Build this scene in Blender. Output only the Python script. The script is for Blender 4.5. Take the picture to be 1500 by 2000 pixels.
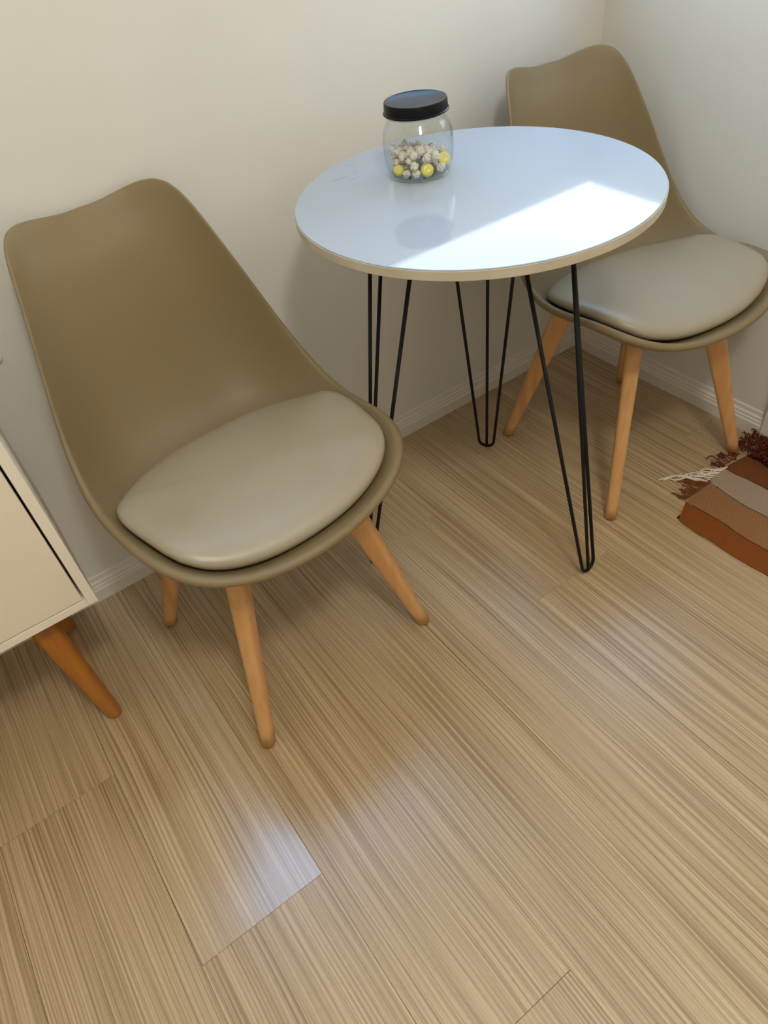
import bpy, bmesh, math, random
from mathutils import Vector, Matrix, noise
S = bpy.context.scene
for o in list(bpy.data.objects): bpy.data.objects.remove(o)
COL = S.collection
PI = math.pi

# ------------------------------------------------------------------ camera
YAW, PIT, ROL = 0.51934988, 0.76665772, -0.14809888
F_PX = 1381.1
f = Vector((math.cos(PIT)*math.sin(YAW), math.cos(PIT)*math.cos(YAW), -math.sin(PIT)))
r0 = Vector((math.cos(YAW), -math.sin(YAW), 0)); u0 = r0.cross(f)
rv = r0*math.cos(ROL) + u0*math.sin(ROL); uv_ = -r0*math.sin(ROL) + u0*math.cos(ROL)
cam = bpy.data.cameras.new('camera'); co = bpy.data.objects.new('camera', cam); COL.objects.link(co)
m = Matrix((rv, uv_, -f)).transposed().to_4x4(); m.translation = Vector((-1.46069, -1.26495, 1.17085))
co.matrix_world = m
cam.sensor_fit = 'HORIZONTAL'; cam.sensor_width = 36.0; cam.lens = F_PX*36.0/1500.0; cam.clip_start = 0.02
S.camera = co

# ------------------------------------------------------------------ light
S.view_settings.view_transform = 'Standard'; S.view_settings.look = 'None'
S.view_settings.exposure = 0.0; S.view_settings.gamma = 1.0; S.view_settings.use_curve_mapping = False
W = bpy.data.worlds.new('sky'); S.world = W; W.use_nodes = True
# hazy daylight sky: pale and bright low down, blue overhead, dull ground below the horizon
WN = W.node_tree; bg = WN.nodes['Background']; bg.inputs[1].default_value = 5.8
wt = WN.nodes.new('ShaderNodeTexCoord'); wsx = WN.nodes.new('ShaderNodeSeparateXYZ'); wr = WN.nodes.new('ShaderNodeValToRGB')
WN.links.new(wt.outputs['Generated'], wsx.inputs[0]); WN.links.new(wsx.outputs[2], wr.inputs[0]); WN.links.new(wr.outputs[0], bg.inputs[0])
we = wr.color_ramp.elements; we[0].position = 0.0; we[0].color = (.25, .23, .20, 1); we[1].position = 1.0; we[1].color = (.28, .54, 1.0, 1)
for wp, wc in ((.04, (.80, .82, .82, 1)), (.36, (.82, .88, .95, 1)), (.58, (.42, .68, 1.0, 1))): we.new(wp).color = wc

pl = bpy.data.lights.new('ceiling_light', 'POINT'); pl.energy = 41; pl.color = (1.0, 0.985, 0.935); pl.shadow_soft_size = .12
po = bpy.data.objects.new('ceiling_light', pl); COL.objects.link(po); po.location = (-1.30, -1.62, 2.22)

# ------------------------------------------------------------------ helpers
def s2l(c):
    return tuple(((v/255)/12.92 if v/255 <= 0.04045 else ((v/255+0.055)/1.055)**2.4) for v in c)+(1,)
def mat(name, rgb, rough=0.5, spec=0.5, **kw):
    m = bpy.data.materials.new(name); m.use_nodes = True
    b = m.node_tree.nodes['Principled BSDF']
    b.inputs['Base Color'].default_value = s2l(rgb); b.inputs['Roughness'].default_value = rough
    b.inputs['Specular IOR Level'].default_value = spec
    for k, v in kw.items(): b.inputs[k].default_value = v
    return m
def nd(m, t, **kw):
    n = m.node_tree.nodes.new(t)
    for k, v in kw.items(): setattr(n, k, v)
    return n
def lk(m, a, b): m.node_tree.links.new(a, b)
def vary(m, rgb2, scale=8, stretch=(1,1,1), lo=0.35, hi=0.65, bump=0.0, bscale=200, bdist=0.001, coord='Object'):
    b = m.node_tree.nodes['Principled BSDF']
    tc = nd(m, 'ShaderNodeTexCoord'); mp = nd(m, 'ShaderNodeMapping'); mp.inputs['Scale'].default_value = stretch
    n = nd(m, 'ShaderNodeTexNoise'); n.inputs['Scale'].default_value = scale; n.inputs['Detail'].default_value = 4
    r = nd(m, 'ShaderNodeValToRGB'); r.color_ramp.elements[0].position = lo; r.color_ramp.elements[1].position = hi
    r.color_ramp.elements[0].color = b.inputs['Base Color'].default_value; r.color_ramp.elements[1].color = s2l(rgb2)
    lk(m, tc.outputs[coord], mp.inputs[0]); lk(m, mp.outputs[0], n.inputs['Vector']); lk(m, n.outputs[0], r.inputs[0]); lk(m, r.outputs[0], b.inputs['Base Color'])
    if bump:
        n2 = nd(m, 'ShaderNodeTexNoise'); n2.inputs['Scale'].default_value = bscale; n2.inputs['Detail'].default_value = 3
        bp = nd(m, 'ShaderNodeBump'); bp.inputs['Strength'].default_value = bump; bp.inputs['Distance'].default_value = bdist
        lk(m, mp.outputs[0], n2.inputs['Vector']); lk(m, n2.outputs[0], bp.inputs['Height']); lk(m, bp.outputs[0], b.inputs['Normal'])
    return m

def link(name, me, m=None, parent=None, smooth=False):
    o = bpy.data.objects.new(name, me); COL.objects.link(o)
    if m is not None and not me.materials: me.materials.append(m)
    if parent: o.parent = parent
    if smooth:
        for p in me.polygons: p.use_smooth = True
    return o
def from_bm(name, bm, m=None, parent=None, smooth=False, recalc=True):
    if recalc: bmesh.ops.recalc_face_normals(bm, faces=bm.faces)
    me = bpy.data.meshes.new(name); bm.to_mesh(me); bm.free()
    return link(name, me, m, parent, smooth)
def box(bm, x0, x1, y0, y1, z0, z1, bev=0, seg=2):
    r = bmesh.ops.create_cube(bm, size=1); vs = r['verts']
    for v in vs:
        v.co = Vector(((x0+x1)/2+v.co.x*(x1-x0), (y0+y1)/2+v.co.y*(y1-y0), (z0+z1)/2+v.co.z*(z1-z0)))
    if bev:
        es = list({e for v in vs for e in v.link_edges})
        bmesh.ops.bevel(bm, geom=es, offset=bev, segments=seg, affect='EDGES', profile=0.5)
def boxobj(name, b, m, parent=None, bev=0, seg=2, smooth=False):
    bm = bmesh.new(); box(bm, *b, bev=bev, seg=seg); return from_bm(name, bm, m, parent, smooth)
def lathe(bm, prof, n=64, c=(0,0,0)):
    rings = []
    for r, z in prof:
        if r < 1e-6: rings.append([bm.verts.new((c[0], c[1], c[2]+z))])
        else: rings.append([bm.verts.new((c[0]+r*math.cos(2*PI*i/n), c[1]+r*math.sin(2*PI*i/n), c[2]+z)) for i in range(n)])
    for A, B in zip(rings[:-1], rings[1:]):
        for i in range(n):
            j = (i+1) % n
            if len(A) == 1 and len(B) == 1: continue
            if len(A) == 1: bm.faces.new((A[0], B[i], B[j]))
            elif len(B) == 1: bm.faces.new((A[i], A[j], B[0]))
            else: bm.faces.new((A[i], A[j], B[j], B[i]))
def tube(bm, pts, r, n=10, rr=None, cap=True):
    pts = [Vector(p) for p in pts]; rings = []; up = None
    for i, p in enumerate(pts):
        t = (pts[min(i+1, len(pts)-1)]-pts[max(i-1, 0)]).normalized()
        if up is None: up = Vector((0.31, 0.83, 0.46)) if abs(t.z) > .5 else Vector((0, 0, 1))
        a = t.cross(up).normalized(); b = a.cross(t).normalized(); up = b
        q = rr[i] if rr else r
        rings.append([bm.verts.new(p+a*math.cos(2*PI*k/n)*q+b*math.sin(2*PI*k/n)*q) for k in range(n)])
    for A, B in zip(rings[:-1], rings[1:]):
        for k in range(n): bm.faces.new((A[k], A[(k+1) % n], B[(k+1) % n], B[k]))
    if cap: bm.faces.new(rings[0][::-1]); bm.faces.new(rings[-1])
def tag(o, label=None, cat=None, group=None, kind=None):
    for k, v in (('label', label), ('category', cat), ('group', group), ('kind', kind)):
        if v: o[k] = v
    return o
def empty(name, loc, rz, label, cat, group=None):
    o = bpy.data.objects.new(name, None); COL.objects.link(o); o.location = loc; o.rotation_euler = (0, 0, rz)
    o.empty_display_size = .05
    return tag(o, label, cat, group)
def copy_tree(o, parent=None):
    c = o.copy(); COL.objects.link(c); c.parent = parent
    for ch in list(o.children): copy_tree(ch, c)
    return c

# ------------------------------------------------------------------ materials
M_wall = vary(mat('wall_paint', (229, 227, 217), 0.62, 0.25), (224, 221, 211), 2.2, bump=0.12, bscale=60, bdist=0.002)
M_ceil = mat('ceiling_paint', (236, 232, 224), 0.8, 0.2)
M_base = mat('baseboard_paint', (230, 221, 210), 0.55, 0.3)
M_under = mat('floor_joint', (120, 92, 62), 0.9, 0.1)

def floor_mat():
    m = mat('laminate_oak', (190, 155, 112), 0.36, 0.8, **{'Coat Weight': .45, 'Coat Roughness': .24})
    b = m.node_tree.nodes['Principled BSDF']
    tc = nd(m, 'ShaderNodeTexCoord'); oi = nd(m, 'ShaderNodeObjectInfo')
    off = nd(m, 'ShaderNodeVectorMath', operation='SCALE'); off.inputs['Scale'].default_value = 37.0
    cmb = nd(m, 'ShaderNodeCombineXYZ')
    lk(m, oi.outputs['Random'], cmb.inputs[0]); lk(m, oi.outputs['Random'], cmb.inputs[1]); lk(m, cmb.outputs[0], off.inputs[0])
    add = nd(m, 'ShaderNodeVectorMath', operation='ADD'); lk(m, tc.outputs['Object'], add.inputs[0]); lk(m, off.outputs[0], add.inputs[1])
    # slow sideways drift so that the streaks bend a little along the plank
    dm = nd(m, 'ShaderNodeMapping'); dm.inputs['Scale'].default_value = (5.0, 1.6, 1)
    dn = nd(m, 'ShaderNodeTexNoise'); dn.inputs['Scale'].default_value = 1.0; dn.inputs['Detail'].default_value = 2
    lk(m, add.outputs[0], dm.inputs[0]); lk(m, dm.outputs[0], dn.inputs['Vector'])
    dsub = nd(m, 'ShaderNodeMath', operation='MULTIPLY_ADD'); dsub.inputs[1].default_value = 0.022; dsub.inputs[2].default_value = -0.011
    lk(m, dn.outputs[0], dsub.inputs[0])
    dc = nd(m, 'ShaderNodeCombineXYZ'); lk(m, dsub.outputs[0], dc.inputs[0])
    ad2 = nd(m, 'ShaderNodeVectorMath', operation='ADD'); lk(m, add.outputs[0], ad2.inputs[0]); lk(m, dc.outputs[0], ad2.inputs[1])
    def streak(sx, sy, det, rough=0.6):
        mp = nd(m, 'ShaderNodeMapping'); mp.inputs['Scale'].default_value = (sx, sy, 1)
        n = nd(m, 'ShaderNodeTexNoise'); n.inputs['Scale'].default_value = 1.0; n.inputs['Detail'].default_value = det; n.inputs['Roughness'].default_value = rough
        lk(m, ad2.outputs[0], mp.inputs[0]); lk(m, mp.outputs[0], n.inputs['Vector']); return n
    n1 = streak(300, 1.6, 3); n2 = streak(80, .8, 2); n3 = streak(14, 1.0, 2); n4 = streak(900, 120, 2)
    r1 = nd(m, 'ShaderNodeValToRGB'); e = r1.color_ramp.elements
    e[0].position = .32; e[0].color = s2l((148, 120, 82)); e[1].position = .62; e[1].color = s2l((208, 185, 147))
    x = r1.color_ramp.elements.new(.46); x.color = s2l((181, 155, 115))
    lk(m, n1.outputs[0], r1.inputs[0])
    def mixmul(a, fac, c_lo, c_hi, lo, hi, src):
        r = nd(m, 'ShaderNodeValToRGB'); r.color_ramp.elements[0].position = lo; r.color_ramp.elements[1].position = hi
        r.color_ramp.elements[0].color = c_lo; r.color_ramp.elements[1].color = c_hi; lk(m, src, r.inputs[0])
        x = nd(m, 'ShaderNodeMix', data_type='RGBA', blend_type='MULTIPLY'); x.inputs[0].default_value = fac
        lk(m, a, x.inputs[6]); lk(m, r.outputs[0], x.inputs[7]); return x.outputs[2]
    c = mixmul(r1.outputs[0], .45, (.84, .81, .77, 1), (1.05, 1.05, 1.05, 1), .36, .58, n2.outputs[0])
    c = mixmul(c, .8, (.91, .89, .87, 1), (1.05, 1.05, 1.05, 1), .36, .62, n3.outputs[0])
    c = mixmul(c, .55, (.84, .82, .8, 1), (1.05, 1.05, 1.05, 1), .35, .62, n4.outputs[0])
    c = mixmul(c, .5, (.93, .92, .90, 1), (1.05, 1.04, 1.03, 1), 0, 1, oi.outputs['Random'])
    lk(m, c, b.inputs['Base Color'])
    bp = nd(m, 'ShaderNodeBump'); bp.inputs['Strength'].default_value = .18; bp.inputs['Distance'].default_value = .0006
    lk(m, n1.outputs[0], bp.inputs['Height']); lk(m, bp.outputs[0], b.inputs['Normal'])
    return m
M_floor = floor_mat()
M_floor_gloss = M_floor.copy(); q_ = M_floor_gloss.node_tree.nodes['Principled BSDF']; q_.inputs['Roughness'].default_value = .26; q_.inputs['Specular IOR Level'].default_value = 1.0; q_.inputs['Coat Weight'].default_value = 1.0; q_.inputs['Coat Roughness'].default_value = .17
M_shell = mat('khaki_plastic', (136, 118, 84), 0.50, 0.45)
M_cush = vary(mat('khaki_leatherette', (168, 157, 133), 0.44, 0.75, **{'Coat Weight': .35, 'Coat Roughness': .36}), (162, 150, 125), 6, bump=.10, bscale=900, bdist=.0005)
def wood_mat(name, a, b_, sc, rough=.42):
    return vary(mat(name, a, rough, .4), b_, sc, (14, 14, 1.0), .3, .7, bump=.08, bscale=sc*6, bdist=.0005)
M_beech = wood_mat('beech_wood', (206, 150, 92), (220, 170, 114), 5)
M_amber = wood_mat('amber_wood', (166, 100, 30), (188, 122, 44), 4, .35)
M_pad = mat('dark_foot_pad', (60, 40, 28), .8, .2)
M_white_top = mat('white_laminate', (174, 184, 194), 0.06, 0.40)
def marks(m):
    b = m.node_tree.nodes['Principled BSDF']; base = tuple(b.inputs['Base Color'].default_value)
    tc = nd(m, 'ShaderNodeTexCoord'); mp = nd(m, 'ShaderNodeMapping'); mp.inputs['Rotation'].default_value = (0, 0, .55); mp.inputs['Scale'].default_value = (22, 210, 1)
    n = nd(m, 'ShaderNodeTexNoise'); n.inputs['Scale'].default_value = 1; n.inputs['Detail'].default_value = 2
    n2 = nd(m, 'ShaderNodeTexNoise'); n2.inputs['Scale'].default_value = 7; n2.inputs['Detail'].default_value = 1
    r = nd(m, 'ShaderNodeMapRange'); r.inputs['From Min'].default_value = .66; r.inputs['From Max'].default_value = .76
    r2 = nd(m, 'ShaderNodeMapRange'); r2.inputs['From Min'].default_value = .56; r2.inputs['From Max'].default_value = .64
    mu = nd(m, 'ShaderNodeMath', operation='MULTIPLY'); mx = nd(m, 'ShaderNodeMix', data_type='RGBA')
    mx.inputs[6].default_value = base; mx.inputs[7].default_value = (base[0]*.70, base[1]*.68, base[2]*.65, 1)
    lk(m, tc.outputs['Object'], mp.inputs[0]); lk(m, mp.outputs[0], n.inputs['Vector']); lk(m, tc.outputs['Object'], n2.inputs['Vector'])
    lk(m, n.outputs[0], r.inputs[0]); lk(m, n2.outputs[0], r2.inputs[0]); lk(m, r.outputs[0], mu.inputs[0]); lk(m, r2.outputs[0], mu.inputs[1])
    lk(m, mu.outputs[0], mx.inputs[0]); lk(m, mx.outputs[2], b.inputs['Base Color'])
marks(M_white_top)
M_edge = vary(mat('cream_edge_band', (206, 196, 174), .5, .3), (198, 186, 162), 20)
M_black = mat('black_steel', (9, 9, 10), .5, .3)
M_cab = mat('cream_lacquer', (244, 234, 216), .42, .35)
M_cabdoor = mat('cream_door', (240, 228, 206), .38, .4)
M_lid = mat('black_plastic', (9, 10, 11), .34, .22)
M_liner = mat('white_liner', (228, 226, 222), .5, .4)
# thin clear glass: transparent with Fresnel reflection
M_glass = bpy.data.materials.new('jar_glass'); M_glass.use_nodes = True; gt = M_glass.node_tree; gt.nodes.remove(gt.nodes['Principled BSDF'])
g1 = gt.nodes.new('ShaderNodeBsdfTransparent'); g1.inputs[0].default_value = (.955, .965, .96, 1); g2 = gt.nodes.new('ShaderNodeBsdfGlossy'); g2.inputs['Roughness'].default_value = .03
g3 = gt.nodes.new('ShaderNodeMath'); g3.operation = 'MULTIPLY_ADD'; g3.inputs[1].default_value = .55; g3.inputs[2].default_value = .03; g4 = gt.nodes.new('ShaderNodeMixShader')
g5 = gt.nodes.new('ShaderNodeLayerWeight'); g6 = gt.nodes.new('ShaderNodeMath'); g6.operation = 'POWER'; g6.inputs[1].default_value = 4.0
gt.links.new(g5.outputs['Facing'], g6.inputs[0]); gt.links.new(g6.outputs[0], g3.inputs[0])
gt.links.new(g3.outputs[0], g4.inputs[0]); gt.links.new(g1.outputs[0], g4.inputs[1]); gt.links.new(g2.outputs[0], g4.inputs[2]); gt.links.new(g4.outputs[0], gt.nodes['Material Output'].inputs[0])

# ------------------------------------------------------------------ room shell
X0, X1, Y0, Y1, H = -3.3, 0.0, -3.6, 0.0, 2.6
T = .05
# openings of the back wall: (x0, x1, z0, z1)
WIN = [(-.74, T, 1.035, 1.42), (-1.66, -1.24, 1.42, 2.5), (-1.20, -.10, 1.68, 2.5)]
WINR = (-.60, 0, 1.035, 1.42)      # opening of the right wall: (y0, y1, z0, z1)
def wall_with_holes(name, holes, swap=False):
    bm = bmesh.new()
    lo, hi = (Y0, 0) if swap else (X0-T, X1+T)
    B = (lambda a, b, c, d: box(bm, 0, T, a, b, c, d)) if swap else (lambda a, b, c, d: box(bm, a, b, 0, T, c, d))
    xs = sorted({lo, hi} | {h[0] for h in holes} | {h[1] for h in holes})
    for a, b in zip(xs[:-1], xs[1:]):
        hs = [h for h in holes if h[0] <= a+1e-6 and h[1] >= b-1e-6]
        z = 0
        for h in sorted(hs, key=lambda h: h[2]): B(a, b, z, h[2]); z = h[3]
        B(a, b, z, H)
    bmesh.ops.remove_doubles(bm, verts=bm.verts, dist=1e-5)
    return from_bm(name, bm, M_wall)
tag(wall_with_holes('wall_back', WIN), kind='structure')
tag(wall_with_holes('wall_right', [WINR], True), kind='structure')
tag(boxobj('wall_left', (X0-T, X0, Y0, 0, 0, H), M_wall), kind='structure')
tag(boxobj('wall_front', (X0-T, T, Y0-T, Y0, 0, H), M_wall), kind='structure')
tag(boxobj('ceiling', (X0-T, T, Y0-T, T, H, H+.1), M_ceil), kind='structure')
fl = boxobj('floor', (X0, 0, Y0, 0, -.06, -.0085), M_under); tag(fl, kind='structure')
M_win = mat('window_frame_white', (235, 235, 232), .35, .5)
M_pane = mat('window_glass', (255, 255, 255), 0.0, .5); q_ = M_pane.node_tree.nodes['Principled BSDF']
q_.inputs['Transmission Weight'].default_value = 1; q_.inputs['IOR'].default_value = 1.02
for i, (a, b, c, d) in enumerate(WIN+[WINR]):
    bm = bmesh.new(); w = .010; fx = (lambda q: (q[2], q[3], q[0], q[1], q[4], q[5])) if i == 3 else (lambda q: q)
    corner = b > -.005                          # the two low panes meet in the corner without a post
    for q in ((a, b, .014, .034, c, c+w), (a, b, .012, .036, d-w, d), (a, a+w, .012, .036, c+w, d-w), None if corner else (b-w, b, .012, .036, c+w, d-w)):
        if q: box(bm, *fx(q))
    if corner: b = (.021 if i == 0 else .0215)+w
    wf = tag(from_bm('window_%d' % (i+1), bm, M_win), kind='structure')
    boxobj('pane', fx((a+w, b-w, .022, .026, c+w, d-w)), M_pane, wf)

# planks (each one an object)
PW, PL, GAP = .2110, 1.35, .0004
def plank_mesh(x0, x1, y0, y1, nm):
    cx, cy = (x0+x1)/2, (y0+y1)/2
    bm = bmesh.new(); box(bm, x0-cx+GAP/2, x1-cx-GAP/2, y0-cy+GAP/2, y1-cy-GAP/2, -.008, 0)
    top = [e for e in bm.edges if all(v.co.z > -.001 for v in e.verts)]
    bmesh.ops.bevel(bm, geom=top, offset=.0004, segments=1, affect='EDGES')
    me = bpy.data.meshes.new('plank'); bmesh.ops.recalc_face_normals(bm, faces=bm.faces); bm.to_mesh(me); bm.free()
    me.materials.append(M_floor); return me, cx, cy
rnd = random.Random(5)
known = {0: -.808, -1: -.432, 1: -1.132, 4: -.635, 2: -.15, 3: -.30, 5: -.20, 6: -1.02, 7: -.5, -2: -1.05, -3: -.7}
full = None
for k in range(-9, 8):
    x0 = -1.6185+PW*k; x1 = x0+PW; x0 = max(x0, X0); x1 = min(x1, 0)
    if x1-x0 < .01: continue
    e = known.get(k, -rnd.uniform(.1, 1.2))
    cuts = [e+PL*j for j in range(-4, 4)]
    cuts = [Y0]+[c for c in cuts if Y0+.02 < c < -.02]+[0]
    for a, b in zip(cuts[:-1], cuts[1:]):
        me, cx, cy = plank_mesh(x0, x1, a, b, 'plank')
        o = link('plank', me, None, fl); o.location = (cx, cy, rnd.uniform(-.00012, .00012))
        o.rotation_euler = (rnd.uniform(-.0012, .0012), rnd.uniform(-.002, .002), 0)
        if k == 0 and abs(a-e) < 1e-6: me.materials[0] = M_floor_gloss

# baseboards: stepped profile
PROF = [(0, 0), (.0145, 0), (.0145, .030), (.0115, .0335), (.0115, .0385), (.0085, .041), (.0085, .0465), (.0045, .050), (.0035, .060), (0, .0625)]
def base(name, p0, p1, n):
    bm = bmesh.new(); p0 = Vector(p0); p1 = Vector(p1); n = Vector(n)
    A = [bm.verts.new(p0+n*d+Vector((0, 0, z))) for d, z in PROF]; B = [bm.verts.new(p1+n*d+Vector((0, 0, z))) for d, z in PROF]
    k = len(PROF)
    for i in range(k): bm.faces.new((A[i], A[(i+1) % k], B[(i+1) % k], B[i]))
    bm.faces.new(A); bm.faces.new(B[::-1])
    return tag(from_bm(name, bm, M_base), kind='structure')
Z0 = .0004
base('baseboard_back', (X0, 0, Z0), (0, 0, Z0), (0, -1, 0))
base('baseboard_right', (0, -.0145, Z0), (0, -.617, Z0), (-1, 0, 0))
base('baseboard_left', (X0, Y0, Z0), (X0, -.0145, Z0), (1, 0, 0))
# door casing and door leaf on the right wall
bm = bmesh.new()
box(bm, -.020, 0, -.690, -.618, .0005, 2.12, .003); box(bm, -.020, 0, -1.60, -1.528, .0005, 2.12, .003); box(bm, -.020, 0, -1.60, -.618, 2.05, 2.12, .003)
tag(from_bm('trim_1', bm, M_base), kind='structure')
dr = tag(boxobj('door_1', (-.006, 0, -1.527, -.691, .004, 2.049), M_base, bev=.001), kind='structure')
bm = bmesh.new(); tube(bm, [(-.006, -1.46, 1.0), (-.05, -1.46, 1.0), (-.05, -1.34, 1.0)], .009, 10); from_bm('door_handle', bm, mat('brushed_steel', (150, 150, 150), .3, .5, Metallic=1), dr, True)

# ------------------------------------------------------------------ chairs
CP = [[0.0, -0.2466, 0.4166], [0.142, -0.2234, 0.4378], [0.2123, -0.18, 0.4719], [0.2296, -0.1092, 0.4779], [0.2338, -0.0213, 0.4572], [0.2338, 0.0643, 0.4624], [0.2203, 0.1367, 0.5249], [0.1909, 0.1861, 0.6321], [0.1603, 0.2348, 0.7378], [0.1427, 0.2841, 0.8024], [0.1039, 0.3188, 0.8076], [0.0, 0.3415, 0.7763]]
SP = [[0, -0.2558, 0.4315], [0, -0.205, 0.408], [0, -0.165, 0.395], [0, -0.06, 0.39], [0, 0.04, 0.39], [0, 0.11, 0.388], [0, 0.195, 0.408], [0, 0.243, 0.508], [0, 0.273, 0.63], [0, 0.295, 0.72], [0, 0.324, 0.76], [0, 0.3389, 0.80]]
KP = [[0.0, -0.216], [0.1885, -0.1813], [0.2039, -0.0983], [0.2215, 0.0061], [0.2002, 0.0619], [0.1204, 0.1436], [0.0, 0.1457]]
def bcurve(cp, tau):
    n = len(cp); cp = [Vector(c) for c in cp]
    L = [Vector((-cp[1].x, *cp[1][1:]))]+cp+[Vector((-cp[-2].x, *cp[-2][1:]))]
    t = min(max(tau, 0), 1)*(n-1); i = min(int(t), n-2); u = t-i; a, b, c, d = L[i:i+4]
    return (a*(1-u)**3+b*(3*u**3-6*u**2+4)+c*(-3*u**3+3*u**2+3*u+1)+d*u**3)/6
def shell_pt(a, b):
    b = min(max(b, -.999999), .999999); w = math.sqrt(1-b*b); tau = math.acos(-b)/PI; u = min(max(a/w, -1), 1)
    R = bcurve(CP, tau); s = bcurve(SP, tau); e = 3.4+1.2*min(max((tau-.35)/.2, 0), 1)-1.6*min(max((tau-.62)/.3, 0), 1); g = abs(u)**e
    return Vector((R.x*u, s.y+(R.y-s.y)*g, s.z+(R.z-s.z)*g))
def disc(A, B): return A*math.sqrt(1-B*B/2), B*math.sqrt(1-A*A/2)
NG = 72
def sst(x): x = min(max(x, 0), 1); return x*x*(3-2*x)
gi = []; th = []
for j in range(NG+1):
    ra, rb = [], []
    for i in range(NG+1):
        a, b = disc(-1+2*i/NG, -1+2*j/NG); rho = math.hypot(a, b); tau = math.acos(min(max(-b/max(rho, .3), -1), 1))/PI
        fl = .0095*(1-sst((tau-.40)/.25)); t = .0055+fl*sst((rho-.86)/.14); rb.append(t)
        ra.append(shell_pt(a*(1-t/2/.235*rho**6), b*(1-t/2/.6*rho**6)))
    gi.append(ra); th.append(rb)
def grid_normals(g):
    n = len(g); out = [[None]*n for _ in range(n)]
    for j in range(n):
        for i in range(n):
            du = g[j][min(i+1, n-1)]-g[j][max(i-1, 0)]; dv = g[min(j+1, n-1)][i]-g[max(j-1, 0)][i]
            c = du.cross(dv); out[j][i] = c.normalized() if c.length > 1e-12 else None
    # the four corners of the square map are degenerate: take the inner neighbour's normal
    for j, i, jj, ii in ((0, 0, 1, 1), (0, n-1, 1, n-2), (n-1, 0, n-2, 1), (n-1, n-1, n-2, n-2)): out[j][i] = out[jj][ii]
    return out
gn = grid_normals(gi)   # points up / towards the sitter
def make_shell():
    bm = bmesh.new(); n = NG+1
    vi = [[bm.verts.new(gi[j][i]) for i in range(n)] for j in range(n)]
    vo = [[bm.verts.new(gi[j][i]-gn[j][i]*th[j][i]) for i in range(n)] for j in range(n)]
    for j in range(NG):
        for i in range(NG):
            bm.faces.new((vi[j][i], vi[j][i+1], vi[j+1][i+1], vi[j+1][i]))
            bm.faces.new((vo[j][i], vo[j+1][i], vo[j+1][i+1], vo[j][i+1]))
    ring = [(0, i) for i in range(NG)]+[(j, NG) for j in range(NG)]+[(NG, NG-i) for i in range(NG)]+[(NG-j, 0) for j in range(NG)]
    K = len(ring); rows = [[vi[j][i] for j, i in ring]]
    P = [gi[j][i] for j, i in ring]; tr = [th[j][i] for j, i in ring]; Nn = [gn[j][i] for j, i in ring]
    for ang in (30, 60, 90, 120, 150):
        row = []
        for k in range(K):
            t = (P[(k+1) % K]-P[k-1]).normalized(); o = t.cross(Nn[k]).normalized()
            a = math.radians(ang)
            row.append(bm.verts.new(P[k]-Nn[k]*(tr[k]/2)*(1-math.cos(a))+o*(tr[k]/2)*math.sin(a)))
        rows.append(row)
    rows.append([vo[j][i] for j, i in ring])
    for A, B in zip(rows[:-1], rows[1:]):
        for k in range(K): bm.faces.new((A[k], A[(k+1) % K], B[(k+1) % K], B[k]))
    return bm
# shell height under a plan position (seat area), looked up on the grid
seat_pts = [p for row in gi for p in row if p.y < .20 and p.z < .52]
from mathutils.kdtree import KDTree
kd = KDTree(len(seat_pts))
for i, p in enumerate(seat_pts): kd.insert((p.x, p.y, 0), i)
kd.balance()
def zshell(x, y):
    w = s = 0
    for c, i, d in kd.find_n((x, y, 0), 8):
        q = 1/(d*d+1e-6); w += q; s += q*seat_pts[i].z
    return s/w
def kcurve(tau):
    c = bcurve([(x, y, 0) for x, y in KP], tau); return c
def make_cushion():
    bm = bmesh.new(); n = 96
    ring = []
    for k in range(n):
        t = k/n*2
        c = kcurve(t) if t <= 1 else kcurve(2-t)
        ring.append(Vector((c.x if t <= 1 else -c.x, c.y, 0)))
    cen = Vector((0, -.03, 0)); zc = .422+.024
    zr = [zshell(p.x, p.y)+.0015 for p in ring]
    for _ in range(6): zr = [(zr[k-1]+2*zr[k]+zr[(k+1) % n])/4 for k in range(n)]
    zr = [max(z, zshell(p.x, p.y)+.001) for z, p in zip(zr, ring)]
    # radial profile: (fraction of radius, height above blended base)
    prof = [(.955, .000), (.985, .003), (1.003, .0100), (1.0, .0160), (.982, .0215), (.94, .0265), (.87, .0303), (.77, .0330), (.63, .0350), (.45, .0360), (.28, .0365), (.12, .0367)]
    rows = []
    for fr, h in prof:
        row = []
        for k in range(n):
            p = cen+(ring[k]-cen)*fr
            zb = zr[k]*fr**2+.4185*(1-fr**2)
            row.append(bm.verts.new((p.x, p.y, zb+h)))
        rows.append(row)
    top = bm.verts.new((cen.x, cen.y, .4185+.0369)); bot = bm.verts.new((cen.x, cen.y, .404))
    for A, B in zip(rows[:-1], rows[1:]):
        for k in range(n): bm.faces.new((A[k], A[(k+1) % n], B[(k+1) % n], B[k]))
    for k in range(n):
        bm.faces.new((rows[-1][k], rows[-1][(k+1) % n], top)); bm.faces.new((rows[0][(k+1) % n], rows[0][k], bot))
    return bm
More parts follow.
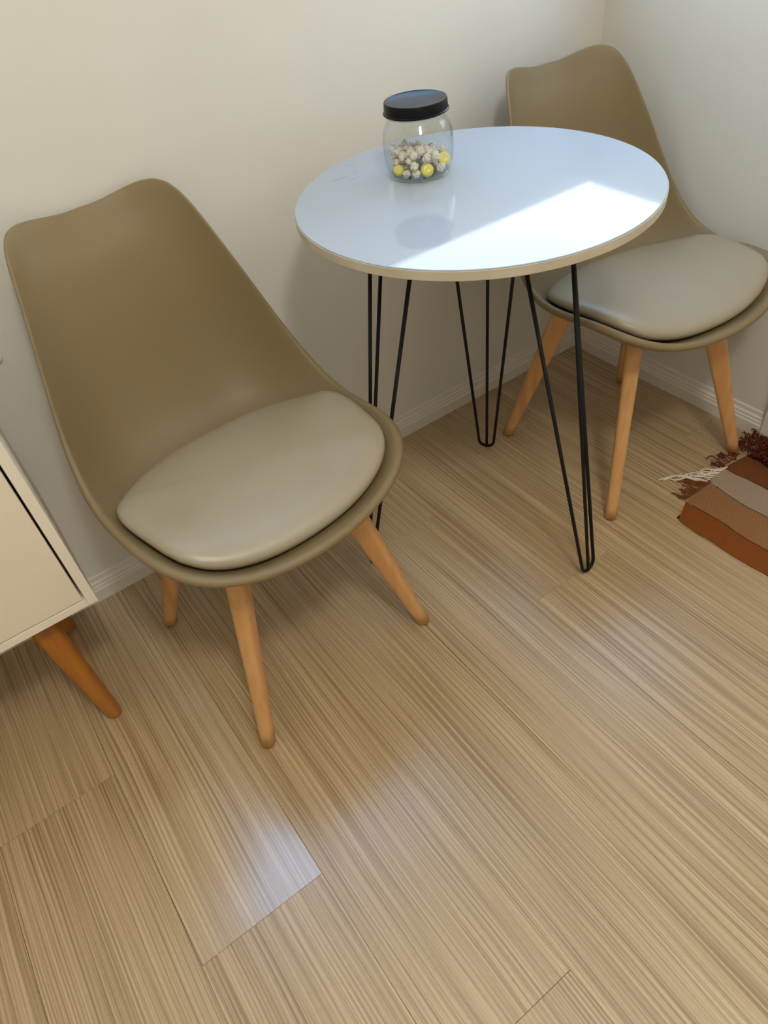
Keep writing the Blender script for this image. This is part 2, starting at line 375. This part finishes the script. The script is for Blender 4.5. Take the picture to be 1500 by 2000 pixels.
def leg_bm(sx, sy):
    bm = bmesh.new(); foot = Vector((.192*sx, .190*sy, .004)); topp = Vector((.100*sx, .098*sy, .392))
    er = Vector((sx, sy, 0)).normalized(); et = Vector((-er.y, er.x, 0)); rows = []
    for s in [i/12 for i in range(13)]:
        c = foot.lerp(topp, s); a = .0135+(.0235-.0135)*min(1, s*1.25)**1.1; b = .0130+(.0165-.0130)*s
        c = c+er*(.0*s)
        row = []
        for k in range(20):
            an = 2*PI*k/20; cx, sy_ = math.cos(an), math.sin(an); ex = .72-.32*s
            row.append(bm.verts.new(c+er*a*math.copysign(abs(cx)**ex, cx)+et*b*math.copysign(abs(sy_)**ex, sy_)))
        rows.append(row)
    for A, B in zip(rows[:-1], rows[1:]):
        for k in range(20): bm.faces.new((A[k], A[(k+1) % 20], B[(k+1) % 20], B[k]))
    bm.faces.new(rows[0][::-1]); bm.faces.new(rows[-1])
    return bm
def make_chair(loc, rz, label):
    t = empty('dining_chair', (loc[0], loc[1], 0), rz, label, 'chair', 'khaki shell chairs at the table')
    sh = from_bm('seat_shell', make_shell(), M_shell, t, True)
    from_bm('seat_cushion', make_cushion(), M_cush, t, True)['label'] = 'paler leatherette seat pad'
    bm = bmesh.new()
    for a in (PI/4, -PI/4):
        r = bmesh.ops.create_cube(bm, size=1)
        for v in r['verts']:
            x = v.co.x*.27; y = v.co.y*.036; v.co = Vector((x*math.cos(a)-y*math.sin(a), x*math.sin(a)+y*math.cos(a), .362+v.co.z*.022))
    from_bm('leg_mount', bm, M_beech, t)
    for sx, sy in ((-1, -1), (1, -1), (-1, 1), (1, 1)):
        lg = from_bm('leg', leg_bm(sx, sy), M_beech, t, True)
        bm = bmesh.new(); lathe(bm, [(0, .0006), (.0105, .0006), (.0112, .004), (0, .0041)], 20, (.192*sx, .190*sy, 0)); from_bm('foot_pad', bm, M_pad, lg)
    return t
ch = make_chair((-1.1915, -.3506), .088, 'khaki shell chair with padded seat left of the table, nearest the cream cabinet')
ch2 = copy_tree(ch); ch2.location = (-.2712, -.3992, 0); ch2.rotation_euler = (0, 0, -.102)
ch2['label'] = 'khaki shell chair in the corner right of the table, one foot by the striped rug'

# ------------------------------------------------------------------ table
TC = Vector((-.708, -.385)); TR = .2873; TZ = .75
tb = empty('side_table', (TC.x, TC.y, 0), 0, 'round white table with black hairpin legs between the two khaki chairs', 'table')
TT = .0155
bm = bmesh.new(); lathe(bm, [(0, TZ-.002), (TR-.0012, TZ-.002), (TR-.0012, TZ-.0006), (TR-.002, TZ), (0, TZ)], 160); top = from_bm('table_top', bm, M_white_top, tb)
bm = bmesh.new(); lathe(bm, [(0, TZ-TT), (TR-.001, TZ-TT), (TR, TZ-TT+.001), (TR, TZ-.0022), (TR-.001, TZ-.002), (0, TZ-.002)], 160)
from_bm('edge_band', bm, M_edge, tb)['label'] = 'cream board core and edge of the top'
# chipped spot on the rim
bm = bmesh.new(); rnd = random.Random(3)
for k in range(7):
    a = math.radians(-9+rnd.uniform(-6, 6)); a = math.atan2(-.075+rnd.uniform(-.03, .03), .28)
    c = Vector((TR*math.cos(a), TR*math.sin(a), TZ-TT+rnd.uniform(-.001, .008)))
    r = bmesh.ops.create_icosphere(bm, subdivisions=1, radius=rnd.uniform(.0015, .0032))
    for v in r['verts']: v.co = Vector((v.co.x*rnd.uniform(.8, 1.2), v.co.y*1.3, v.co.z*rnd.uniform(.6, 1)))+c
tag(from_bm('edge_chip', bm, M_edge, tb), kind='stuff')
A0 = -1.303; RB = [(.264, -.018), (.266, 0), (.270, .019)]; RT = [(.127, -.078), (.175, -.012), (.130, .066)]
for i in range(3):
    a = A0+i*2*PI/3; er = Vector((math.cos(a), math.sin(a), 0)); et = Vector((-er.y, er.x, 0)); RR = .0036
    P = lambda r, t, z: er*r+et*t+Vector((0, 0, z))
    bm = bmesh.new()
    b0, b2 = P(*RB[0], .022), P(*RB[2], .022); t0, t2 = P(*RT[0], TZ-TT-.003), P(*RT[2], TZ-TT-.003)
    mid = P(.270, 0, RR+.0008)
    pts = [t0, b0+(t0-b0)*.02, b0]
    for s in range(1, 8):
        an = PI*s/8; pts.append((b0+b2)/2+(b0-b2)/2*math.cos(an)+(mid-(b0+b2)/2)*math.sin(an))
    pts += [b2, b2+(t2-b2)*.02, t2]
    tube(bm, pts, RR, 10)
    tube(bm, [P(*RT[1], TZ-TT-.003), P(.270, 0, .0075)], RR, 10)
    lg = from_bm('leg', bm, M_black, tb, True)
    # mounting plate
    bm = bmesh.new(); z1, z0 = TZ-TT-.0003, TZ-TT-.0033
    pl = [P(.108, -.090, 0), P(.140, -.095, 0), P(.200, -.028, 0), P(.200, .010, 0), P(.150, .080, 0), P(.112, .080, 0)]
    A = [bm.verts.new(p+Vector((0, 0, z0))) for p in pl]; B = [bm.verts.new(p+Vector((0, 0, z1))) for p in pl]
    bm.faces.new(A); bm.faces.new(B[::-1])
    for k in range(6): bm.faces.new((A[k], A[(k+1) % 6], B[(k+1) % 6], B[k]))
    from_bm('mounting_plate', bm, M_black, lg)

# ------------------------------------------------------------------ jar
JC = Vector((-.7257, -.2674)); JZ = TZ+.0004
jar = empty('glass_jar', (JC.x, JC.y, JZ), 0, 'clear glass jar with black lid standing on the white table', 'jar')
bm = bmesh.new()
outp = [(0, .0016), (.030, .0012), (.043, 0), (.049, .003), (.0530, .009), (.0560, .020), (.0575, .036), (.0575, .052), (.0560, .065), (.0530, .0735), (.0485, .0800), (.0462, .0830), (.0455, .0850), (.0440, .0965)]
inp = [(.0420, .0965), (.0425, .085), (.0452, .0795), (.050, .073), (.0542, .064), (.0559, .052), (.0559, .036), (.0544, .020), (.051, .009), (.045, .0038), (0, .0034)]
lathe(bm, outp+inp, 96); from_bm('glass_body', bm, M_glass, jar, True)
M_gsolid = mat('solid_glass', (235, 245, 240), .02, .5, **{'Transmission Weight': 1.0, 'IOR': 1.45})
bm = bmesh.new(); rg = [(.0478+.0016*math.cos(t*PI/5), .0024+.0018*math.sin(t*PI/5)) for t in range(11)]; lathe(bm, rg, 96); bmesh.ops.remove_doubles(bm, verts=bm.verts, dist=1e-6); from_bm('base_ring', bm, M_gsolid, jar, True)['label'] = 'thick glass foot ring'
bm = bmesh.new(); lathe(bm, [(.0450, .0895), (.0492, .0895), (.0492, .0920), (.0450, .0920), (.0450, .0895)], 96); from_bm('liner_ring', bm, M_liner, jar, True)
bm = bmesh.new(); lathe(bm, [(0, .0970), (.0455, .0970), (.0455, .0925), (.0518, .0925), (.0525, .0930), (.0525, .0942), (.0508, .0954), (.0500, .1080), (.0490, .1098), (.0478, .1100), (.0465, .1092), (.0455, .1086), (0, .1086)], 96)
ld = from_bm('lid', bm, M_lid, jar); 
for p in ld.data.polygons: p.use_smooth = True
md = ld.modifiers.new('e', 'EDGE_SPLIT'); md.split_angle = math.radians(50)
M_crumb = vary(mat('pale_shell_pieces', (250, 242, 228), .6, .3), (240, 226, 204), 60, bump=.3, bscale=300, bdist=.001)
M_yel = mat('yellow_sweet', (246, 230, 110), .25, .5, **{'Subsurface Weight': .0})
def crumb_mesh(seed, r, rough):
    bm = bmesh.new(); bmesh.ops.create_icosphere(bm, subdivisions=4, radius=r)
    o = Vector((seed*7.3, seed*1.7, 0))
    for v in bm.verts:
        d = v.co.normalized(); v.co *= 1+rough*noise.noise(d*2.3+o)+rough*.45*noise.noise(d*6+o)+rough*.3*noise.noise(d*13+o)
        v.co.z *= .85
    me = bpy.data.meshes.new('crumb'); bm.to_mesh(me); bm.free()
    for p in me.polygons: p.use_smooth = True
    me.materials.append(M_crumb); return me
rc = random.Random(11); meshes = [crumb_mesh(i, 1.0, .42) for i in range(5)]
placed = []
def settle(x, y, r, zmin=.0042):
    z = zmin+r
    for (a, b, c, q) in placed:
        d2 = (x-a)**2+(y-b)**2; s = (r+q)*.93
        if d2 < s*s: z = max(z, c+math.sqrt(s*s-d2))
    return z
specials = [(-.013, -.037, .0105, 'round yellow sweet at the front of the glass jar'), (.035, -.020, .0112, 'yellow sweet lying at the right side of the glass jar'), (-.040, .004, .0090, 'yellow sweet against the left side of the glass jar')]
for x, y, r, lb in specials:
    z = settle(x, y, r); placed.append((x, y, z, r))
    bm = bmesh.new(); pr = [(0, -.55), (.55, -.52), (.85, -.38), (1, -.1), (1, .1), (.85, .38), (.55, .52), (.3, .5), (.0, .42)]
    lathe(bm, [(a*r, b*r) for a, b in pr], 28); o = from_bm('yellow_sweet', bm, M_yel, None, True)
    o.location = (JC.x+x, JC.y+y, JZ+z); o.rotation_euler = (math.radians(62) if r > .01 else .8, 0, math.radians(-25)); tag(o, lb, 'sweet', 'yellow sweets in the jar')
n = 0; tries = 0
while n < 85 and tries < 9000:
    tries += 1
    r = rc.uniform(.0050, .0090); a = rc.uniform(0, 2*PI); q = math.sqrt(rc.random())*(.0500-r*1.15); x, y = q*math.cos(a), q*math.sin(a)
    z = settle(x, y, r)
    if z > (.029 if x > .010 else .040): continue
    if any((x-a_)**2+(y-b_)**2+(z-c_)**2 < (.9*(r+q_))**2 for a_, b_, c_, q_ in placed): continue
    if any(z > .012 and math.hypot(x-sx_+.008, y-sy_+.010) < .0155 for sx_, sy_, _r, _l in specials): continue
    placed.append((x, y, z, r)); n += 1
    o = bpy.data.objects.new('pale_sweet', meshes[n % 5]); COL.objects.link(o)
    o.location = (JC.x+x, JC.y+y, JZ+z); o.scale = (r*.93,)*3; o.rotation_euler = (rc.uniform(0, 6), rc.uniform(0, 6), rc.uniform(0, 6))
    tag(o, 'small pale crinkled sweet heaped in the glass jar', 'sweet', 'pale crinkled sweets in the jar')

# ------------------------------------------------------------------ cabinet
CX1, CX0, CY0, CY1, CZ0, CZ1 = -1.492, -2.292, -.350, -.018, .318, .90
cb = empty('sideboard_cabinet', ((CX0+CX1)/2, (CY0+CY1)/2, 0), 0, 'cream cabinet on amber wooden legs beside the left chair', 'cabinet')
cm = Vector(((CX0+CX1)/2, (CY0+CY1)/2, 0)); tk = .0155
def cbox(name, b, m_, par=cb, bev=.0006):
    b = (b[0]-cm.x, b[1]-cm.x, b[2]-cm.y, b[3]-cm.y, b[4], b[5]); return boxobj(name, b, m_, par, bev, 2)
cbox('side_panel', (CX1-tk, CX1, CY0, CY1, CZ0, CZ1), M_cab); cbox('side_panel', (CX0, CX0+tk, CY0, CY1, CZ0, CZ1), M_cab)
cbox('bottom_panel', (CX0+tk+.0002, CX1-tk-.0002, CY0, CY1, CZ0, CZ0+tk), M_cab); cbox('top_panel', (CX0+tk+.0002, CX1-tk-.0002, CY0, CY1, CZ1-tk, CZ1), M_cab)
cbox('back_panel', (CX0+tk+.0002, CX1-tk-.0002, CY1-.006, CY1, CZ0+tk+.0002, CZ1-tk-.0002), M_cab)
for a, b in ((CX0+tk+.003, (CX0+CX1)/2-.0015), ((CX0+CX1)/2+.0015, CX1-tk-.0038)):
    d = cbox('door', (a, b, CY0+.0005, CY0+.017, CZ0+tk+.0018, CZ1-tk-.003), M_cabdoor, bev=.001)
    bm = bmesh.new(); hx = (b-.05 if a < -1.9 else a+.05)-cm.x
    lathe(bm, [(0, 0), (.006, 0), (.006, .012), (.012, .016), (.012, .021), (0, .023)], 24)
    k = from_bm('knob', bm, M_amber, d, True); k.rotation_euler = (PI/2, 0, 0); k.location = (hx, CY0-cm.y, .66)
for fx, fy, tx, ty in ((-1.574, -.312, -1.592, -.292), (-1.580, -.045, -1.610, -.075), (-2.210, -.312, -2.192, -.292), (-2.204, -.045, -2.174, -.075)):
    bm = bmesh.new(); fo = Vector((fx-cm.x, fy-cm.y, .0)); tp = Vector((tx-cm.x, ty-cm.y, CZ0-.0005)); rows = []
    prof = [(0, .0105), (.012, .0135), (.04, .0150), (.3, .0175), (.7, .0215), (1, .0235)]; nn = 24
    for s, r in prof:
        c = fo.lerp(tp, s); rows.append([bm.verts.new((c.x+r*math.cos(2*PI*k/nn), c.y+r*math.sin(2*PI*k/nn), c.z+.0008*(1-s))) for k in range(nn)])
    for A, B in zip(rows[:-1], rows[1:]):
        for k in range(nn): bm.faces.new((A[k], A[(k+1) % nn], B[(k+1) % nn], B[k]))
    bm.faces.new(rows[0][::-1]); bm.faces.new(rows[-1]); from_bm('leg', bm, M_amber, cb, True)

# ------------------------------------------------------------------ wall hook at the left edge
bm = bmesh.new(); lathe(bm, [(0, 0), (.0125, 0), (.0125, .002), (.011, .0035), (0, .004)], 32)
hk = from_bm('wall_hook', bm, M_win, None, True); hk.rotation_euler = (PI/2, 0, 0); hk.location = (-1.4440, -.0002, .597)
tag(hk, 'small white round fitting on the wall at the left photo edge above the cabinet', 'wall hook')

# ------------------------------------------------------------------ rug
rug = empty('striped_rug', (-.20, -1.0, 0), 0, 'brown and beige striped woven rug with fringe at the lower right', 'rug')
def cloth_mat(name, a, b_, check):
    m = mat(name, a, .9, .1, **{'Sheen Weight': .0}); b = m.node_tree.nodes['Principled BSDF']
    tc = nd(m, 'ShaderNodeTexCoord')
    if check:
        ck = nd(m, 'ShaderNodeTexBrick'); ck.inputs['Scale'].default_value = 1; ck.offset = 0
        ck.inputs['Brick Width'].default_value = .0042; ck.inputs['Row Height'].default_value = .0034; ck.inputs['Mortar Size'].default_value = .0007; ck.inputs['Mortar Smooth'].default_value = .3
        ck.inputs['Color1'].default_value = s2l(a); ck.inputs['Color2'].default_value = s2l(tuple(v*.92 for v in a)); ck.inputs['Mortar'].default_value = s2l(b_)
        lk(m, tc.outputs['Object'], ck.inputs['Vector']); lk(m, ck.outputs[0], b.inputs['Base Color'])
    else:
        n = nd(m, 'ShaderNodeTexNoise'); n.inputs['Scale'].default_value = 350; n.inputs['Detail'].default_value = 3
        r = nd(m, 'ShaderNodeValToRGB'); r.color_ramp.elements[0].position = .35; r.color_ramp.elements[1].position = .65
        r.color_ramp.elements[0].color = s2l(a); r.color_ramp.elements[1].color = s2l(b_)
        lk(m, tc.outputs['Object'], n.inputs['Vector']); lk(m, n.outputs[0], r.inputs[0]); lk(m, r.outputs[0], b.inputs['Base Color'])
    w = nd(m, 'ShaderNodeTexWave'); w.inputs['Scale'].default_value = 90; w.inputs['Distortion'].default_value = 1
    bp = nd(m, 'ShaderNodeBump'); bp.inputs['Strength'].default_value = .4; bp.inputs['Distance'].default_value = .0008
    lk(m, tc.outputs['Object'], w.inputs['Vector']); lk(m, w.outputs[0], bp.inputs['Height']); lk(m, bp.outputs[0], b.inputs['Normal'])
    return m
C_rust = (142, 82, 36); C_br = (124, 76, 44); C_beige = (176, 156, 138); C_dk = (94, 44, 28)
def wob(y, k): return .0055*noise.noise(Vector((y*13, k*5.1, 0)))+.0030*noise.noise(Vector((y*38, k*3.3, 2)))
EDGE = [-.385, -.322, -.238, -.165, -.092, -.012]; YE = [-.672, -.648, -.640, -.632, -.640, -.650]
def stripe(i, m_, nm, lb):
    bm = bmesh.new(); ny = 90; rows = []
    for j in range(ny+1):
        row = []
        for q in range(5):
            fx = q/4; ye = YE[i]+(YE[i+1]-YE[i])*fx; y = ye+( -1.45-ye)*j/ny
            xa = EDGE[i]+wob(y, i)+.0009; xb = EDGE[i+1]+wob(y, i+1)-.0009; x = xa+(xb-xa)*fx
            z = .0027+.0006*noise.noise(Vector((x*18, y*12, 4)))+.0003*math.sin(PI*fx)-(.0009 if q in (0, 4) else 0)
            row.append((x+.20, y+1.0, z))
        rows.append(row)
    T_ = [[bm.verts.new(p) for p in r] for r in rows]; B_ = [[bm.verts.new((p[0], p[1], .0006)) for p in r] for r in rows]
    for j in range(ny):
        for q in range(4):
            bm.faces.new((T_[j][q], T_[j][q+1], T_[j+1][q+1], T_[j+1][q])); bm.faces.new((B_[j][q], B_[j+1][q], B_[j+1][q+1], B_[j][q+1]))
        bm.faces.new((T_[j][0], T_[j+1][0], B_[j+1][0], B_[j][0])); bm.faces.new((T_[j][4], B_[j][4], B_[j+1][4], T_[j+1][4]))
    for q in range(4):
        bm.faces.new((T_[0][q], B_[0][q], B_[0][q+1], T_[0][q+1])); bm.faces.new((T_[ny][q], T_[ny][q+1], B_[ny][q+1], B_[ny][q]))
    o = from_bm('stripe', bm, m_, rug, False); o['label'] = lb; return o
bk = bmesh.new(); pv = []  # dark sheet laid under the stripes so the gaps between them look dark
for j in range(61):
    y = -.652+(-1.448+.652)*j/60
    pv.append((bk.verts.new((-.385+.004+wob(y, 0)+.2, y+1.0-(.016 if j == 0 else 0), .0005)), bk.verts.new((-.016+.2, y+1.0, .0005)), bk.verts.new((-.385+.004+wob(y, 0)+.2, y+1.0-(.016 if j == 0 else 0), .0016)), bk.verts.new((-.016+.2, y+1.0, .0016))))
for A, B in zip(pv[:-1], pv[1:]):
    bk.faces.new((A[0], B[0], B[1], A[1])); bk.faces.new((A[2], A[3], B[3], B[2])); bk.faces.new((A[0], A[2], B[2], B[0])); bk.faces.new((A[1], B[1], B[3], A[3]))
bk.faces.new((pv[0][0], pv[0][1], pv[0][3], pv[0][2])); bk.faces.new((pv[-1][0], pv[-1][2], pv[-1][3], pv[-1][1]))
from_bm('backing', bk, mat('dark_backing', (52, 28, 18), .95, .1), rug)['label'] = 'dark backing sheet showing between the stripes'
stripe(0, cloth_mat('rust_weave', C_rust, (128, 72, 30), False), 's', 'plain rust stripe')
stripe(1, cloth_mat('checked_weave', C_br, (176, 134, 96), True), 's', 'finely checked brown stripe')
stripe(2, cloth_mat('beige_weave', C_beige, (158, 136, 120), False), 's', 'beige stripe')
stripe(3, cloth_mat('brown_weave', C_br, (108, 62, 36), False), 's', 'plain brown stripe')
M_dk = cloth_mat('maroon_weave', C_dk, (74, 32, 22), False)
stripe(4, M_dk, 's', 'dark maroon shaggy stripe')
def strands(name, specs, m_, lb):
    bm = bmesh.new()
    for pts, r in specs: tube(bm, [(p[0]+.20, p[1]+1.0, p[2]) for p in pts], r, 6)
    o = from_bm(name, bm, m_, rug, True); o['label'] = lb; o['kind'] = 'stuff'; return o
rf = random.Random(8)
def strand(x, y, dx, dy, ln, r, curl=.010):
    pts = []; ph = rf.uniform(0, 6)
    for s in range(9):
        t = s/8; w = curl*math.sin(ph+t*7)*t
        pts.append((x+dx*ln*t-dy*w, y+dy*ln*t+dx*w, max(r+.0005, .004+.003*math.sin(PI*t)*rf.uniform(.4, 1)-.003*t+r)))
    return pts, r
M_yw = mat('cream_yarn', (230, 216, 198), .9, .1); M_yb = mat('brown_yarn', (126, 74, 38), .9, .1); M_yd = mat('maroon_yarn', (104, 50, 34), .9, .1); M_yp = mat('pinkish_yarn', (158, 120, 102), .9, .1)
FOOT = (-.0995, -.6085)
def clear(sp_): return [q for q in sp_ if all(math.hypot(p[0]-FOOT[0], p[1]-FOOT[1]) > .0165 for p in q[0])]
sp = []
for k in range(9):
    x = -.236+.072*k/8; sp.append(strand(x, YE[2]+.002, -.55-.045*k+rf.uniform(-.10, .10), .80-.045*k, (.098 if k < 4 else .070)*rf.uniform(.8, 1.1), .0020, .012))
strands('fringe', sp, M_yw, 'cream yarn fringe')
sp = []
for k in range(16):
    x = -.318+.086*k/15; sp.append(strand(x, YE[1]+.003, -.5+rf.uniform(-.3, .3), .8, rf.uniform(.012, .040)+(.03 if k > 9 else 0), .0016, .008))
strands('fringe', sp, M_yb, 'brown yarn fringe')
sp = []; sq = []
for k in range(90):
    x = -.166+.088*rf.random(); dx = rf.uniform(-1.0, .6); (sq if k % 3 == 0 else sp).append(strand(x, YE[3]+.004, dx, rf.uniform(.1, 1), rf.uniform(.018, .046), .0014, .012))
strands('fringe', clear(sp), M_yd, 'maroon yarn fringe'); strands('fringe', clear(sq), M_yp, 'pale yarn ends')
sp = []
for k in range(800):
    x = rf.uniform(-.090, -.014); y = rf.uniform(-1.0, -.615)+.012; a = rf.uniform(0, 2*PI); ln = rf.uniform(.010, .024)
    z0 = .003; pts = []
    for j in range(5):
        t = j/4; pts.append((x+math.cos(a)*ln*t*.8, y+math.sin(a)*ln*t*.8, z0+.020*math.sin(t*2.3)*rf.uniform(.7, 1)))
    sp.append((pts, .0012))
strands('shag_pile', clear(sp), M_yd, 'dark maroon shag')
